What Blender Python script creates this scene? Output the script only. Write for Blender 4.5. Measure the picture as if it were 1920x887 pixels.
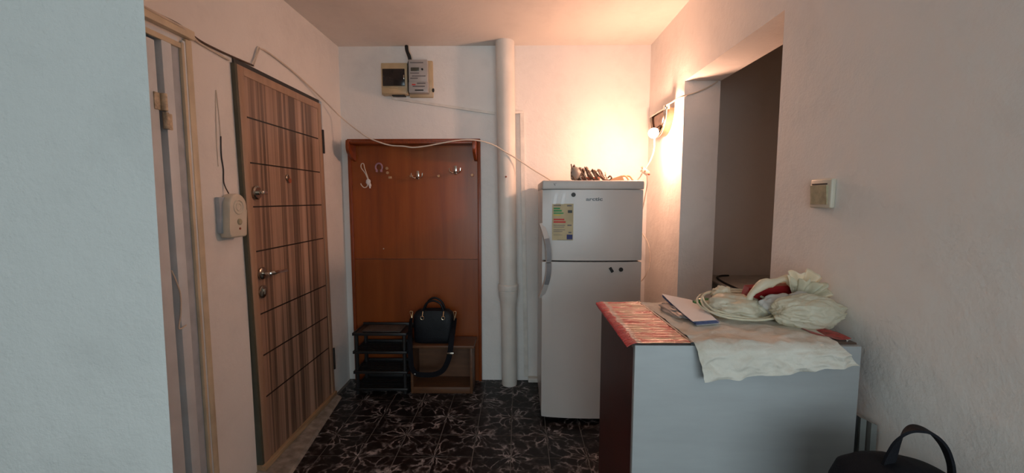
import bpy, bmesh, math, random
from mathutils import Vector, Matrix, noise
random.seed(7)
for o in list(bpy.data.objects): bpy.data.objects.remove(o)
SC = bpy.context.scene
COL = SC.collection
R = math.radians

# ------------------------------------------------------------------ camera
cd = bpy.data.cameras.new('camera'); cam = bpy.data.objects.new('camera', cd); COL.objects.link(cam)
cd.sensor_width = 36; cd.lens = 14.625; cd.clip_start = .02
cam.location = (0, 0, 1.36); cam.rotation_euler = (R(90-5.092), 0, R(.878))
SC.camera = cam
# ------------------------------------------------------------------ world, daylight, exposure
w = bpy.data.worlds.new('daylight'); SC.world = w; w.use_nodes = True
w.node_tree.nodes['Background'].inputs[0].default_value = (.72, .87, 1, 1)
w.node_tree.nodes['Background'].inputs[1].default_value = 1.0
ld = bpy.data.lights.new('window_daylight', 'AREA'); ld.shape = 'RECTANGLE'; ld.size = 3.9; ld.size_y = 1.6
ld.energy = 66; ld.color = (.77, .94, 1)
lo = bpy.data.objects.new('window_daylight', ld); COL.objects.link(lo)
lo.location = (.55, -2.94, 1.4); lo.rotation_euler = (R(90), 0, 0)
BULB = 530.0
SC.view_settings.view_transform = 'Standard'; SC.view_settings.look = 'None'
SC.view_settings.gamma = 1; SC.view_settings.use_curve_mapping = False
SC.view_settings.exposure = 0.0

# ------------------------------------------------------------------ materials
def nmat(name):
    m = bpy.data.materials.new(name); m.use_nodes = True
    nt = m.node_tree; b = nt.nodes['Principled BSDF']
    return m, nt, b
def L(nt, a, b): nt.links.new(a, b)
def pos(nt, scale=(1, 1, 1)):
    g = nt.nodes.new('ShaderNodeNewGeometry'); mp = nt.nodes.new('ShaderNodeMapping')
    mp.inputs['Scale'].default_value = scale; L(nt, g.outputs['Position'], mp.inputs['Vector']); return mp.outputs[0]
def ramp(nt, fac, stops):
    r = nt.nodes.new('ShaderNodeValToRGB'); e = r.color_ramp.elements
    while len(e) < len(stops): e.new(.5)
    for i, (p, c) in enumerate(stops):
        e[i].position = p; e[i].color = (c[0], c[1], c[2], 1)
    L(nt, fac, r.inputs[0]); return r.outputs[0]
def nz(nt, vec, scale, detail=4, rough=.5, dist=0):
    n = nt.nodes.new('ShaderNodeTexNoise'); n.inputs['Scale'].default_value = scale; n.inputs['Detail'].default_value = detail
    n.inputs['Roughness'].default_value = rough; n.inputs['Distortion'].default_value = dist
    L(nt, vec, n.inputs['Vector']); return n.outputs['Fac']
def bump(nt, b, h, strength, dist=.01):
    n = nt.nodes.new('ShaderNodeBump'); n.inputs['Strength'].default_value = strength; n.inputs['Distance'].default_value = dist
    L(nt, h, n.inputs['Height']); L(nt, n.outputs[0], b.inputs['Normal'])
def mth(nt, op, a, c=None, d=None):
    n = nt.nodes.new('ShaderNodeMath'); n.operation = op
    for i, v in enumerate((a, c, d)):
        if v is None: continue
        if isinstance(v, (int, float)): n.inputs[i].default_value = v
        else: L(nt, v, n.inputs[i])
    return n.outputs[0]
def mat(name, c, rough=.5, metal=0, var=.12, scale=14, bmp=0, bscale=120, spec=.5, stretch=(1, 1, 1)):
    m, nt, b = nmat(name); b.inputs['Roughness'].default_value = rough; b.inputs['Metallic'].default_value = metal
    b.inputs['Specular IOR Level'].default_value = spec
    p = pos(nt, stretch); f = nz(nt, p, scale)
    lo_ = [x*(1-var) for x in c]; hi = [min(1, x*(1+var)) for x in c]
    L(nt, ramp(nt, f, [(.3, lo_), (.7, hi)]), b.inputs['Base Color'])
    if bmp: bump(nt, b, nz(nt, p, bscale, 5), bmp)
    return m
def plaster(name, c, bs=.35):
    m, nt, b = nmat(name); b.inputs['Roughness'].default_value = .75; b.inputs['Specular IOR Level'].default_value = .25
    p = pos(nt); f = nz(nt, p, 2.3, 6, .6); s = nz(nt, p, 9, 5, .7)
    mix = mth(nt, 'ADD', mth(nt, 'MULTIPLY', f, .65), mth(nt, 'MULTIPLY', s, .35))
    L(nt, ramp(nt, mix, [(.25, [x*.88 for x in c]), (.5, c), (.8, [min(1, x*1.04) for x in c])]), b.inputs['Base Color'])
    h = mth(nt, 'ADD', nz(nt, p, 16, 6, .6), mth(nt, 'MULTIPLY', nz(nt, p, 110, 4, .6), .25))
    bump(nt, b, h, bs, .012); return m
def veneer(name, stops, sx, sz, rough=.35, scale=1.0, axis='y'):
    m, nt, b = nmat(name); b.inputs['Roughness'].default_value = rough
    st = (1, sx, sz) if axis == 'y' else (sx, 1, sz)
    p = pos(nt, st); f = nz(nt, p, scale, 5, .62, .2)
    L(nt, ramp(nt, f, stops), b.inputs['Base Color'])
    bump(nt, b, f, .06, .004); return m
M = {}
M['wall'] = plaster('white_plaster', (.83, .80, .765))
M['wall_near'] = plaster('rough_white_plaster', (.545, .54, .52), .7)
M['ceiling'] = plaster('ceiling_plaster', (.78, .73, .68), .2)
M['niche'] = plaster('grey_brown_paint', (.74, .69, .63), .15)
M['closet'] = plaster('closet_shade_tone', (.16, .14, .12), .1)  # dark tone stands in for the shade inside the door gap
M['white_paint'] = mat('white_gloss_paint', (.70, .76, .81), .4, var=.08, scale=8, bmp=.1)
M['cream_paint'] = mat('cream_gloss_paint', (.66, .56, .40), .4, var=.15, scale=9, bmp=.1)
M['bluegrey'] = mat('blue_grey_filler', (.42, .47, .52), .6, var=.15)
M['grout'] = mat('tile_grout', (.15, .14, .13), .9)
M['ledge'] = mat('cement_ledge', (.30, .26, .22), .9, var=.35, scale=20, bmp=.5, bscale=60)
M['laminate'] = veneer('striped_door_laminate', [(.30, (.08, .047, .034)), (.40, (.25, .15, .102)), (.46, (.42, .265, .185)), (.52, (.12, .072, .05)), (.58, (.34, .21, .143)), (.66, (.50, .33, .24))], 7, .06, .36, 1.1)
M['door_edge'] = mat('door_border_laminate', (.40, .25, .165), .4, var=.12, scale=8, stretch=(1, 4, .3))
M['door_side'] = mat('door_side_olive', (.085, .078, .052), .5)
M['groove'] = mat('dark_groove', (.018, .010, .007), .5)
M['black_metal'] = mat('black_metal', (.03, .025, .022), .45)
M['pale_wood'] = mat('pale_wood', (.42, .27, .15), .5, stretch=(8, .6, 8), var=.2)
M['veneer'] = veneer('orange_brown_veneer', [(.25, (.20, .042, .007)), (.5, (.29, .066, .010)), (.75, (.36, .092, .016))], 9, .7, .33, 1.2, 'x')
M['veneer_dark'] = veneer('lower_brown_veneer', [(.25, (.18, .038, .006)), (.5, (.25, .056, .009)), (.75, (.30, .075, .013))], 7, .6, .33, 1.2, 'x')
M['frame_wood'] = mat('stained_frame_wood', (.23, .045, .009), .35, stretch=(6, 6, .7), var=.2)
M['stool_wood'] = mat('stool_wood', (.12, .048, .02), .5, stretch=(1, 9, 5), var=.22, scale=7)
M['black_plastic'] = mat('black_plastic', (.016, .015, .016), .42, bmp=.05)
M['black_fabric'] = mat('black_fabric', (.005, .005, .008), .75, spec=.2, bmp=.2, bscale=300)
M['navy_leather'] = mat('black_leather', (.004, .005, .008), .5, spec=.3, bmp=.18, bscale=180)
M['gold'] = mat('pale_gold_metal', (.85, .68, .45), .25, 1)
M['lamp_plate'] = mat('bronze_mirror_plate', (.20, .12, .08), .22, 1, var=.25, scale=25)
M['chrome'] = mat('chrome', (.68, .64, .58), .16, 1, var=.05)
M['dark_chrome'] = mat('aged_chrome', (.42, .36, .30), .22, 1, var=.1)
M['pipe'] = mat('painted_pipe', (.75, .71, .65), .45, var=.07, scale=6, bmp=.08, bscale=40)
M['trunking'] = mat('white_trunking', (.74, .70, .64), .45)
M['fridge'] = mat('fridge_enamel', (.60, .565, .535), .28, var=.035, scale=3)
M['fridge_cap'] = mat('fridge_plastic_cap', (.57, .54, .51), .4, var=.04)
M['grip'] = mat('grey_grip', (.25, .25, .26), .4)
M['seal'] = mat('dark_seal', (.03, .025, .025), .7)
M['letter'] = mat('grey_letters', (.10, .095, .10), .3)
M['label'] = mat('beige_label_paper', (.50, .41, .24), .6)
M['green'] = mat('green_print', (.03, .28, .08), .6)
M['yellow'] = mat('yellow_print', (.62, .50, .08), .6)
M['red'] = mat('red_print', (.55, .03, .02), .55)
M['blue'] = mat('blue_print', (.02, .025, .14), .6)
M['black'] = mat('matt_black', (.01, .01, .01), .5)
M['cream_plastic'] = mat('yellowed_plastic', (.52, .39, .23), .4, var=.1)
M['ivory'] = mat('ivory_plastic', (.66, .60, .49), .4, var=.06)
M['switch_key'] = mat('aged_switch_key', (.42, .37, .24), .4, var=.2, scale=60)
M['meter'] = mat('meter_grey_plastic', (.42, .39, .37), .4, var=.08)
M['dark_glass'] = mat('smoked_plastic', (.015, .013, .014), .15)
M['print'] = mat('grey_print', (.17, .15, .15), .6)
M['lcd'] = mat('display_screen', (.07, .07, .055), .2)
M['cord_white'] = mat('white_cord', (.70, .60, .50), .5)
M['cord_brown'] = mat('brown_cord', (.10, .06, .04), .5)
M['cord_dark'] = mat('dark_wire', (.05, .035, .03), .5)
M['cord_cream'] = mat('cream_cable', (.60, .55, .41), .4)
M['grey_rubber'] = mat('grey_socket_plastic', (.22, .20, .18), .5)
M['brick'] = mat('rust_red_plastic', (.33, .085, .04), .6)
M['maroon'] = mat('maroon_side_board', (.060, .013, .010), .4, var=.15)
M['counter'] = mat('white_laminate', (.325, .332, .335), .42, var=.04, scale=14, stretch=(.5, 1, 3))
M['board'] = mat('dark_brown_board', (.08, .042, .028), .4)
M['paper'] = mat('white_paper', (.72, .69, .68), .7, var=.03)
M['bluepaper'] = mat('blue_inner_paper', (.16, .19, .36), .6, var=.3, scale=90)
M['lilac'] = mat('lilac_plastic', (.42, .22, .27), .4)
M['slat'] = mat('grey_metal_slat', (.25, .26, .25), .4, .3)
M['adapter'] = mat('orange_beige_plastic', (.50, .30, .16), .5)

def cloth_mat():
    m, nt, b = nmat('stained_cotton'); b.inputs['Roughness'].default_value = .9; b.inputs['Specular IOR Level'].default_value = .1
    p = pos(nt); f = nz(nt, p, 9, 5, .65)
    L(nt, ramp(nt, f, [(.28, (.46, .39, .30)), (.45, (.60, .55, .475)), (.7, (.66, .615, .545))]), b.inputs['Base Color'])
    bump(nt, b, mth(nt, 'ADD', nz(nt, p, 30, 5, .6, .8), mth(nt, 'MULTIPLY', nz(nt, p, 600, 2), .1)), .45, .01); return m
M['cloth'] = cloth_mat()
def foil_mat():
    m, nt, b = nmat('red_wrapping_film'); b.inputs['Roughness'].default_value = .24
    p = pos(nt, (9, 26, 10)); f = nz(nt, p, 1.0, 4, .6, .6)
    L(nt, ramp(nt, f, [(.30, (.50, .025, .02)), (.42, (.58, .09, .07)), (.52, (.62, .30, .20)), (.60, (.56, .36, .20)), (.72, (.58, .07, .06))]), b.inputs['Base Color'])
    g = nt.nodes.new('ShaderNodeNewGeometry'); sx = nt.nodes.new('ShaderNodeSeparateXYZ'); L(nt, g.outputs['Position'], sx.inputs[0])
    e_ = mth(nt, 'ADD', sx.outputs[0], mth(nt, 'MULTIPLY', nz(nt, pos(nt), 22), .03))
    band = ramp(nt, mth(nt, 'MULTIPLY', mth(nt, 'SUBTRACT', e_, .27), 10), [(0, (.62, .40, .36)), (.10, (.50, .02, .025)), (.42, (.52, .03, .03)), (.46, (.60, .42, .36)), (.56, (.58, .34, .26))])
    base = b.inputs['Base Color'].links[0].from_socket; mx = nt.nodes.new('ShaderNodeMix'); mx.data_type = 'RGBA'
    L(nt, ramp(nt, mth(nt, 'MULTIPLY', mth(nt, 'SUBTRACT', e_, .27), 10), [(.56, (1, 1, 1)), (.62, (0, 0, 0))]), mx.inputs[0]); L(nt, base, mx.inputs[6]); L(nt, band, mx.inputs[7]); L(nt, mx.outputs[2], b.inputs['Base Color'])
    bump(nt, b, nz(nt, pos(nt, (6, 38, 10)), 1.6, 5, .6, .7), .8, .012); return m
M['foil'] = foil_mat()
def plastic_bag(name, c, tr=.35, al=0):
    m, nt, b = nmat(name); b.inputs['Roughness'].default_value = .32
    p = pos(nt); f = nz(nt, p, 26, 5, .6, .6)
    L(nt, ramp(nt, f, [(.3, [x*.86 for x in c]), (.65, c)]), b.inputs['Base Color'])
    v_ = nt.nodes.new('ShaderNodeTexVoronoi'); v_.feature = 'SMOOTH_F1'; v_.inputs['Scale'].default_value = 38; v_.inputs['Smoothness'].default_value = .3; L(nt, p, v_.inputs['Vector'])
    bump(nt, b, mth(nt, 'ADD', mth(nt, 'MULTIPLY', v_.outputs['Distance'], .6), f), .4, .008)
    t = nt.nodes.new('ShaderNodeBsdfTranslucent'); t.inputs[0].default_value = (*c, 1)
    mx = nt.nodes.new('ShaderNodeMixShader'); mx.inputs[0].default_value = tr
    L(nt, b.outputs[0], mx.inputs[1]); L(nt, t.outputs[0], mx.inputs[2]); out = nt.nodes['Material Output']
    last = mx.outputs[0]
    if al:
        tp = nt.nodes.new('ShaderNodeBsdfTransparent'); m2 = nt.nodes.new('ShaderNodeMixShader'); m2.inputs[0].default_value = al
        L(nt, last, m2.inputs[1]); L(nt, tp.outputs[0], m2.inputs[2]); last = m2.outputs[0]
    L(nt, last, out.inputs[0]); return m
M['bag_white'] = plastic_bag('white_bag_film', (.90, .86, .71), .5)
M['bag_packet'] = plastic_bag('white_packet_film', (.74, .70, .66), .2)
M['bag_clear'] = plastic_bag('clear_bag_film', (.55, .50, .47), .3, .55)
def glass_mat():
    m, nt, b = nmat('window_glass'); b.inputs['Roughness'].default_value = .02; b.inputs['Transmission Weight'].default_value = 1; b.inputs['IOR'].default_value = 1.1
    L(nt, ramp(nt, nz(nt, pos(nt), 2), [(0, (.95, .97, .97)), (1, (1, 1, 1))]), b.inputs['Base Color']); return m
M['glass'] = glass_mat()
def bulb_mat():
    m, nt, b = nmat('lit_bulb_glass')
    e = nt.nodes.new('ShaderNodeEmission'); e.inputs[0].default_value = (1, .53, .345, 1); e.inputs[1].default_value = BULB
    L(nt, e.outputs[0], nt.nodes['Material Output'].inputs[0]); return m
M['bulb'] = bulb_mat()
TX, TY, TS = -.039, 2.090, .2035
def marble():
    """dark printed tile: pale veins burst from every second tile corner"""
    m, nt, b = nmat('black_marble_tile'); b.inputs['Roughness'].default_value = .42; b.inputs['Specular IOR Level'].default_value = .3
    g = nt.nodes.new('ShaderNodeNewGeometry'); s = nt.nodes.new('ShaderNodeSeparateXYZ'); L(nt, g.outputs['Position'], s.inputs[0])
    px = mth(nt, 'DIVIDE', mth(nt, 'SUBTRACT', s.outputs[0], TX), TS); py = mth(nt, 'DIVIDE', mth(nt, 'SUBTRACT', s.outputs[1], TY), TS)
    u = mth(nt, 'MULTIPLY', mth(nt, 'ADD', px, py), .5); v = mth(nt, 'MULTIPLY', mth(nt, 'SUBTRACT', px, py), .5)
    fu = mth(nt, 'SUBTRACT', mth(nt, 'FRACT', mth(nt, 'ADD', u, .5)), .5); fv = mth(nt, 'SUBTRACT', mth(nt, 'FRACT', mth(nt, 'ADD', v, .5)), .5)
    cb = nt.nodes.new('ShaderNodeCombineXYZ'); L(nt, fu, cb.inputs[0]); L(nt, fv, cb.inputs[1])
    ln = nt.nodes.new('ShaderNodeVectorMath'); ln.operation = 'LENGTH'; L(nt, cb.outputs[0], ln.inputs[0]); r = ln.outputs['Value']
    nr = nt.nodes.new('ShaderNodeVectorMath'); nr.operation = 'NORMALIZE'; L(nt, cb.outputs[0], nr.inputs[0])
    sc = nt.nodes.new('ShaderNodeVectorMath'); sc.operation = 'SCALE'; L(nt, nr.outputs[0], sc.inputs[0]); sc.inputs['Scale'].default_value = 1.5
    c2 = nt.nodes.new('ShaderNodeCombineXYZ'); L(nt, mth(nt, 'MULTIPLY', r, 2.2), c2.inputs[2])
    ad = nt.nodes.new('ShaderNodeVectorMath'); ad.operation = 'ADD'; L(nt, sc.outputs[0], ad.inputs[0]); L(nt, c2.outputs[0], ad.inputs[1])
    ns = nt.nodes.new('ShaderNodeTexNoise'); ns.inputs['Scale'].default_value = 9; ns.inputs['Detail'].default_value = 5; L(nt, g.outputs['Position'], ns.inputs['Vector'])
    n2 = nt.nodes.new('ShaderNodeVectorMath'); n2.operation = 'SCALE'; L(nt, ns.outputs['Color'], n2.inputs[0]); n2.inputs['Scale'].default_value = 1.7
    a2 = nt.nodes.new('ShaderNodeVectorMath'); a2.operation = 'ADD'; L(nt, ad.outputs[0], a2.inputs[0]); L(nt, n2.outputs[0], a2.inputs[1])
    vo = nt.nodes.new('ShaderNodeTexVoronoi'); vo.feature = 'DISTANCE_TO_EDGE'; vo.inputs['Scale'].default_value = 1.25; L(nt, a2.outputs[0], vo.inputs['Vector'])
    vein = ramp(nt, vo.outputs['Distance'], [(0, (1, 1, 1)), (.05, (.75, .75, .75)), (.13, (0, 0, 0))])
    haze = ramp(nt, nz(nt, pos(nt), 22, 6, .7, 1.2), [(.52, (0, 0, 0)), (.74, (.45, .45, .45))])
    near = ramp(nt, r, [(0, (1, 1, 1)), (.3, (.85, .85, .85)), (.65, (.35, .35, .35))])
    brk = ramp(nt, nz(nt, pos(nt), 15, 4, .6), [(.36, (.12, .12, .12)), (.6, (1, 1, 1))])
    f = mth(nt, 'MULTIPLY', mth(nt, 'MULTIPLY', mth(nt, 'MAXIMUM', vein, haze), near), brk)
    L(nt, ramp(nt, f, [(0, (.007, .004, .004)), (.3, (.06, .05, .049)), (1, (.54, .48, .47))]), b.inputs['Base Color'])
    return m
M['marble'] = marble()

# ------------------------------------------------------------------ mesh builder
class B:
    def __init__(s): s.bm = bmesh.new()
    def _tf(s, vs, loc=None, rot=None):
        if rot is not None: bmesh.ops.rotate(s.bm, verts=vs, cent=(0, 0, 0), matrix=rot)
        if loc is not None: bmesh.ops.translate(s.bm, verts=vs, vec=loc)
    def box(s, x0, x1, y0, y1, z0, z1, bev=0, seg=2, rot=None):
        c = Vector(((x0+x1)/2, (y0+y1)/2, (z0+z1)/2))
        r = bmesh.ops.create_cube(s.bm, size=1); vs = r['verts']
        bmesh.ops.scale(s.bm, verts=vs, vec=(abs(x1-x0), abs(y1-y0), abs(z1-z0)))
        if bev:
            es = list({e for v in vs for e in v.link_edges})
            q = bmesh.ops.bevel(s.bm, geom=es, offset=bev, segments=seg, affect='EDGES', profile=.5)
            vs = list({v for f in q['faces'] for v in f.verts} | {v for v in vs if v.is_valid})
        s._tf(vs, c, rot); return s
    def hexa(s, p):                       # 8 points: bottom 4 ccw, top 4 ccw
        v = [s.bm.verts.new(q) for q in p]
        for f in ((3, 2, 1, 0), (4, 5, 6, 7), (0, 1, 5, 4), (1, 2, 6, 5), (2, 3, 7, 6), (3, 0, 4, 7)): s.bm.faces.new([v[i] for i in f])
        return s
    def tube(s, pts, rad, n=8, smooth=True, closed=False):
        pts = [Vector(p) for p in pts]
        if smooth and len(pts) > 2: pts = crom(pts, 6, closed)
        rings = []; up = None
        N = len(pts)
        for i, p in enumerate(pts):
            if closed: t = pts[(i+1) % N]-pts[i-1]
            else: t = pts[min(i+1, N-1)]-pts[max(i-1, 0)]
            t = t.normalized() if t.length > 1e-9 else Vector((0, 0, 1))
            if up is None: up = t.orthogonal().normalized()
            up = (up-t*up.dot(t)); up = up.normalized() if up.length > 1e-6 else t.orthogonal().normalized()
            sd = t.cross(up); r = rad(i/(N-1)) if callable(rad) else rad
            rings.append([s.bm.verts.new(p+(up*math.cos(a)+sd*math.sin(a))*r) for a in (2*math.pi*k/n for k in range(n))])
        for i in range(N if closed else N-1):
            a, b = rings[i], rings[(i+1) % N]
            for k in range(n): s.bm.faces.new((a[k], a[(k+1) % n], b[(k+1) % n], b[k]))
        if not closed: s.bm.faces.new(rings[0][::-1]); s.bm.faces.new(rings[-1])
        return s
    def ribbon(s, pts, wid, th, smooth=True):          # pts: (point, width vector)
        P = [Vector(p) for p, _ in pts]; Wd = [Vector(q) for _, q in pts]
        if smooth: P = crom(P, 6); Wd = crom(Wd, 6)
        rings = []
        for i, p in enumerate(P):
            t = (P[min(i+1, len(P)-1)]-P[max(i-1, 0)]).normalized(); a = Wd[i]-t*Wd[i].dot(t); a.normalize(); nn = t.cross(a)
            h, k = a*(wid/2), nn*(th/2)
            rings.append([s.bm.verts.new(p+q) for q in (h+k, -h+k, -h-k, h-k)])
        for a, b in zip(rings, rings[1:]):
            for k in range(4): s.bm.faces.new((a[k], a[(k+1) % 4], b[(k+1) % 4], b[k]))
        s.bm.faces.new(rings[0][::-1]); s.bm.faces.new(rings[-1]); return s
    def lathe(s, prof, c, axis='z', n=28):              # prof: (r, h)
        c = Vector(c); rings = []
        for r, h in prof:
            ring = []
            for k in range(n):
                a = 2*math.pi*k/n; x, y = r*math.cos(a), r*math.sin(a)
                q = {'z': (x, y, h), 'y': (x, h, y), 'x': (h, x, y)}[axis]
                ring.append(s.bm.verts.new(c+Vector(q)))
            rings.append(ring)
        for a, b in zip(rings, rings[1:]):
            for k in range(n): s.bm.faces.new((a[k], a[(k+1) % n], b[(k+1) % n], b[k]))
        s.bm.faces.new(rings[0][::-1]); s.bm.faces.new(rings[-1]); return s
    def prism(s, outline, d0, d1, axis, bev=0):         # outline 2D extruded along axis
        def mk(p, d): return {'x': (d, p[0], p[1]), 'y': (p[0], d, p[1]), 'z': (p[0], p[1], d)}[axis]
        a = [s.bm.verts.new(mk(p, d0)) for p in outline]; b = [s.bm.verts.new(mk(p, d1)) for p in outline]; n = len(a)
        fa = s.bm.faces.new(a[::-1]); fb = s.bm.faces.new(b)
        for k in range(n): s.bm.faces.new((a[k], a[(k+1) % n], b[(k+1) % n], b[k]))
        if bev: bmesh.ops.bevel(s.bm, geom=list(fa.edges)+list(fb.edges), offset=bev, segments=3, affect='EDGES', profile=.5)
        return s
    def grid(s, fn, nu, nv, th=0, closed_u=False):       # fn(u,v)->point ; optional thickness
        V = [[s.bm.verts.new(fn(i/nu, j/nv)) for i in range(nu if closed_u else nu+1)] for j in range(nv+1)]
        fs = []
        for j in range(nv):
            for i in range(nu):
                i2 = (i+1) % nu if closed_u else i+1
                try: fs.append(s.bm.faces.new((V[j][i], V[j][i2], V[j+1][i2], V[j+1][i])))
                except ValueError: pass
        if th:
            bmesh.ops.recalc_face_normals(s.bm, faces=fs); bmesh.ops.solidify(s.bm, geom=fs, thickness=th)
        return s
    def blob(s, c, r, seed, amp=.25, freq=2.0, zmin=None, sub=4, xmax=None, ridge=True, fold=0):
        q = bmesh.ops.create_icosphere(s.bm, subdivisions=sub, radius=1); off = Vector((seed*3.1, seed*1.7, seed*.9))
        for v in q['verts']:
            d = v.co.normalized(); k = noise.noise(d*freq+off)*amp
            if ridge: k += (.45-abs(noise.noise(d*freq*1.9+off*2)))*amp*.6 + (.3-abs(noise.noise(d*freq*4.2+off)))*amp*.42
            if fold:
                an = math.atan2(d.z, d.y); k += fold*(.35-abs(noise.noise(Vector((math.cos(an)*2.6+d.x*.9, math.sin(an)*2.6, d.x*1.3+seed)))))*2 + fold*.5*noise.noise(Vector((math.cos(an)*6, math.sin(an)*6, d.x*2)))
            d = d*(1+k); v.co = Vector((c[0]+d.x*r[0], c[1]+d.y*r[1], c[2]+d.z*r[2]))
            if zmin is not None and v.co.z < zmin: v.co.z = zmin+.1*(0)
            if xmax is not None and v.co.x > xmax: v.co.x = xmax
        return s
def crom(P, k, closed=False):
    out = []; n = len(P)
    for i in range(n if closed else n-1):
        if closed: a, b, c, d = P[i-1], P[i], P[(i+1) % n], P[(i+2) % n]
        else: a, b, c, d = P[max(i-1, 0)], P[i], P[i+1], P[min(i+2, n-1)]
        for j in range(k):
            t = j/k
            out.append(.5*((2*b)+(c-a)*t+(2*a-5*b+4*c-d)*t*t+(3*b-a-3*c+d)*t**3))
    if not closed: out.append(P[-1].copy())
    return out
def link(o, parent=None):
    COL.objects.link(o)
    if parent is not None: o.parent = parent
    return o
def base_of(root):
    while root.parent: root = root.parent
    return Vector(root.location)
def obj(name, b, m, parent=None, smooth=35, base=None):
    """one mesh object; geometry is given in room coordinates"""
    bm = b.bm; bmesh.ops.recalc_face_normals(bm, faces=bm.faces)
    if parent is not None: off = base_of(parent)
    elif base is not None: off = Vector(base)
    else:
        vs = [v.co for v in bm.verts]
        off = Vector(((min(v.x for v in vs)+max(v.x for v in vs))/2, (min(v.y for v in vs)+max(v.y for v in vs))/2, min(v.z for v in vs)))
    for v in bm.verts: v.co -= off
    me = bpy.data.meshes.new(name); bm.to_mesh(me); bm.free(); me.materials.append(m)
    if smooth:
        for p in me.polygons: p.use_smooth = True
        me.set_sharp_from_angle(angle=R(smooth))
    o = bpy.data.objects.new(name, me)
    if parent is None: o.location = off
    return link(o, parent)
def tag(o, label, cat=None, group=None, kind=None):
    o['label'] = label
    if cat: o['category'] = cat
    if group: o['group'] = group
    if kind: o['kind'] = kind
    return o
def thing(name, loc, label, cat, group=None, kind=None):
    o = bpy.data.objects.new(name, None); o.location = loc; o.empty_display_size = .05; COL.objects.link(o)
    return tag(o, label, cat, group, kind)
def struct(name, b, m, label, cat):
    return tag(obj(name, b, m, smooth=0), label, cat, kind='structure')
def arc(cx, cy, r, a0, a1, n, ry=None):
    return [(cx+r*math.cos(R(a0+(a1-a0)*i/n)), cy+(ry or r)*math.sin(R(a0+(a1-a0)*i/n))) for i in range(n+1)]

# ================================================================== ROOM SHELL
LX, RX, BY, CZ = -1.28, .93, 3.04, 2.44
fl = struct('floor', B().box(-2.6, 3.6, -3.12, 3.16, -.1, -.0015), M['grout'], 'floor of dark veined tiles with pale grout joints', 'floor')
fl.location  # tiles are its pieces
tile_cache = {}
for i in range(-6, 5):
    for j in range(-6, 5):
        x0, y0 = TX+i*TS, TY+j*TS; x1, y1 = x0+TS, y0+TS
        x1 = min(x1, RX-.001); y1 = min(y1, BY-.001)
        wx, wy = round(x1-x0-.004, 4), round(y1-y0-.004, 4)
        if (wx, wy) not in tile_cache:
            t = B().box(0, wx, 0, wy, -.008, 0, .0012, 1); me = bpy.data.meshes.new('tile'); t.bm.to_mesh(me); t.bm.free(); me.materials.append(M['marble']); tile_cache[(wx, wy)] = me
        o = bpy.data.objects.new('tile', tile_cache[(wx, wy)]); o.parent = fl
        o.location = Vector((x0+.002, y0+.002, random.uniform(-.0003, .0003)))-fl.location; COL.objects.link(o)
struct('ceiling', B().box(-2.6, 3.6, -3.12, 3.16, CZ, CZ+.1), M['ceiling'], 'plain plastered ceiling over the hall', 'ceiling')
struct('wall_back', B().box(LX-.12, RX+.2, BY, BY+.12, -.1, CZ), M['wall'], 'white plastered end wall behind coat rack and fridge', 'wall')
# left wall with the two door openings
DY0, DY1, WD0, WD1 = 1.922, 2.72, 1.07, 1.60
wl = B()
for (y0, y1, z0, z1) in ((1.0, WD0, -.1, CZ), (WD0, WD1, 1.965, CZ), (WD1, DY0-.01, -.1, CZ), (DY0-.01, DY1+.03, 1.992, CZ), (DY1+.03, BY, -.1, CZ)):
    wl.box(LX-.14, LX, y0, y1, z0, z1)
struct('wall_left', wl, M['wall'], 'white side wall around the striped brown door', 'wall')
# right wall with the square opening
OY0, OY1, OZ = 1.532, 2.41, 2.02
wr = B()
wr.box(RX, RX+.2, .50, OY0, -.1, CZ); wr.box(RX, RX+.2, OY1, BY, -.1, CZ); wr.box(RX, RX+.2, OY0, OY1, OZ, CZ)
struct('wall_right', wr, M['wall'], 'white side wall with a tall square opening and a light switch', 'wall')
# near partition
def npt(z): return [(-2.6, .80, z), (-.7145-.0145*0+.0135*(z-1.36)*1.0+.011, .80, z), (-1.0, 1.10, z), (-1.10, 1.10, z), (-2.6, .92, z)]
nv = npt(-.1)+npt(CZ); nw = B(); nq = [nw.bm.verts.new(p) for p in nv]
nw.bm.faces.new(nq[4::-1]); nw.bm.faces.new(nq[5:])
for k in range(5): nw.bm.faces.new((nq[k], nq[(k+1) % 5], nq[5+(k+1) % 5], nq[5+k]))
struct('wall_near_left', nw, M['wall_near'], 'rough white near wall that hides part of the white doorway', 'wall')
struct('wall_far_left', B().box(-2.6, -2.5, -3.1, .80, -.1, CZ), M['wall'], 'side wall of the near room', 'wall')
RY = -3.0
wb = B()
for (x0, x1, z0, z1) in ((-2.6, -1.5, -.1, CZ), (2.6, 3.6, -.1, CZ), (-1.5, 2.6, -.1, .55), (-1.5, 2.6, 2.25, CZ)): wb.box(x0, x1, RY-.12, RY, z0, z1)
struct('wall_rear', wb, M['wall'], 'wall with the wide window of the near room', 'wall')
wn = thing('window_1', (.55, RY-.06, .55), 'wide white framed window lighting the near room', 'window', kind='structure')
f = B()
for (x0, x1, z0, z1) in ((-1.5, 2.6, .55, .62), (-1.5, 2.6, 2.18, 2.25)) + tuple((x-.03, x+.03, .62, 2.18) for x in (-1.47, -.45, .55, 1.55, 2.57)): f.box(x0, x1, RY-.09, RY-.03, z0, z1)
obj('window_frame', f, M['white_paint'], wn)
for x in (-1.44, -.42, .58, 1.58): obj('pane', B().box(x, x+.96, RY-.063, RY-.057, .62, 2.18), M['glass'], wn)
wf = B(); wf.box(3.5, 3.6, RY, .62, -.1, CZ); wf.box(RX+.2, 3.5, .50, .62, -.1, CZ)
struct('wall_far_right', wf, M['wall'], 'outer wall of the near room', 'wall')
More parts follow.
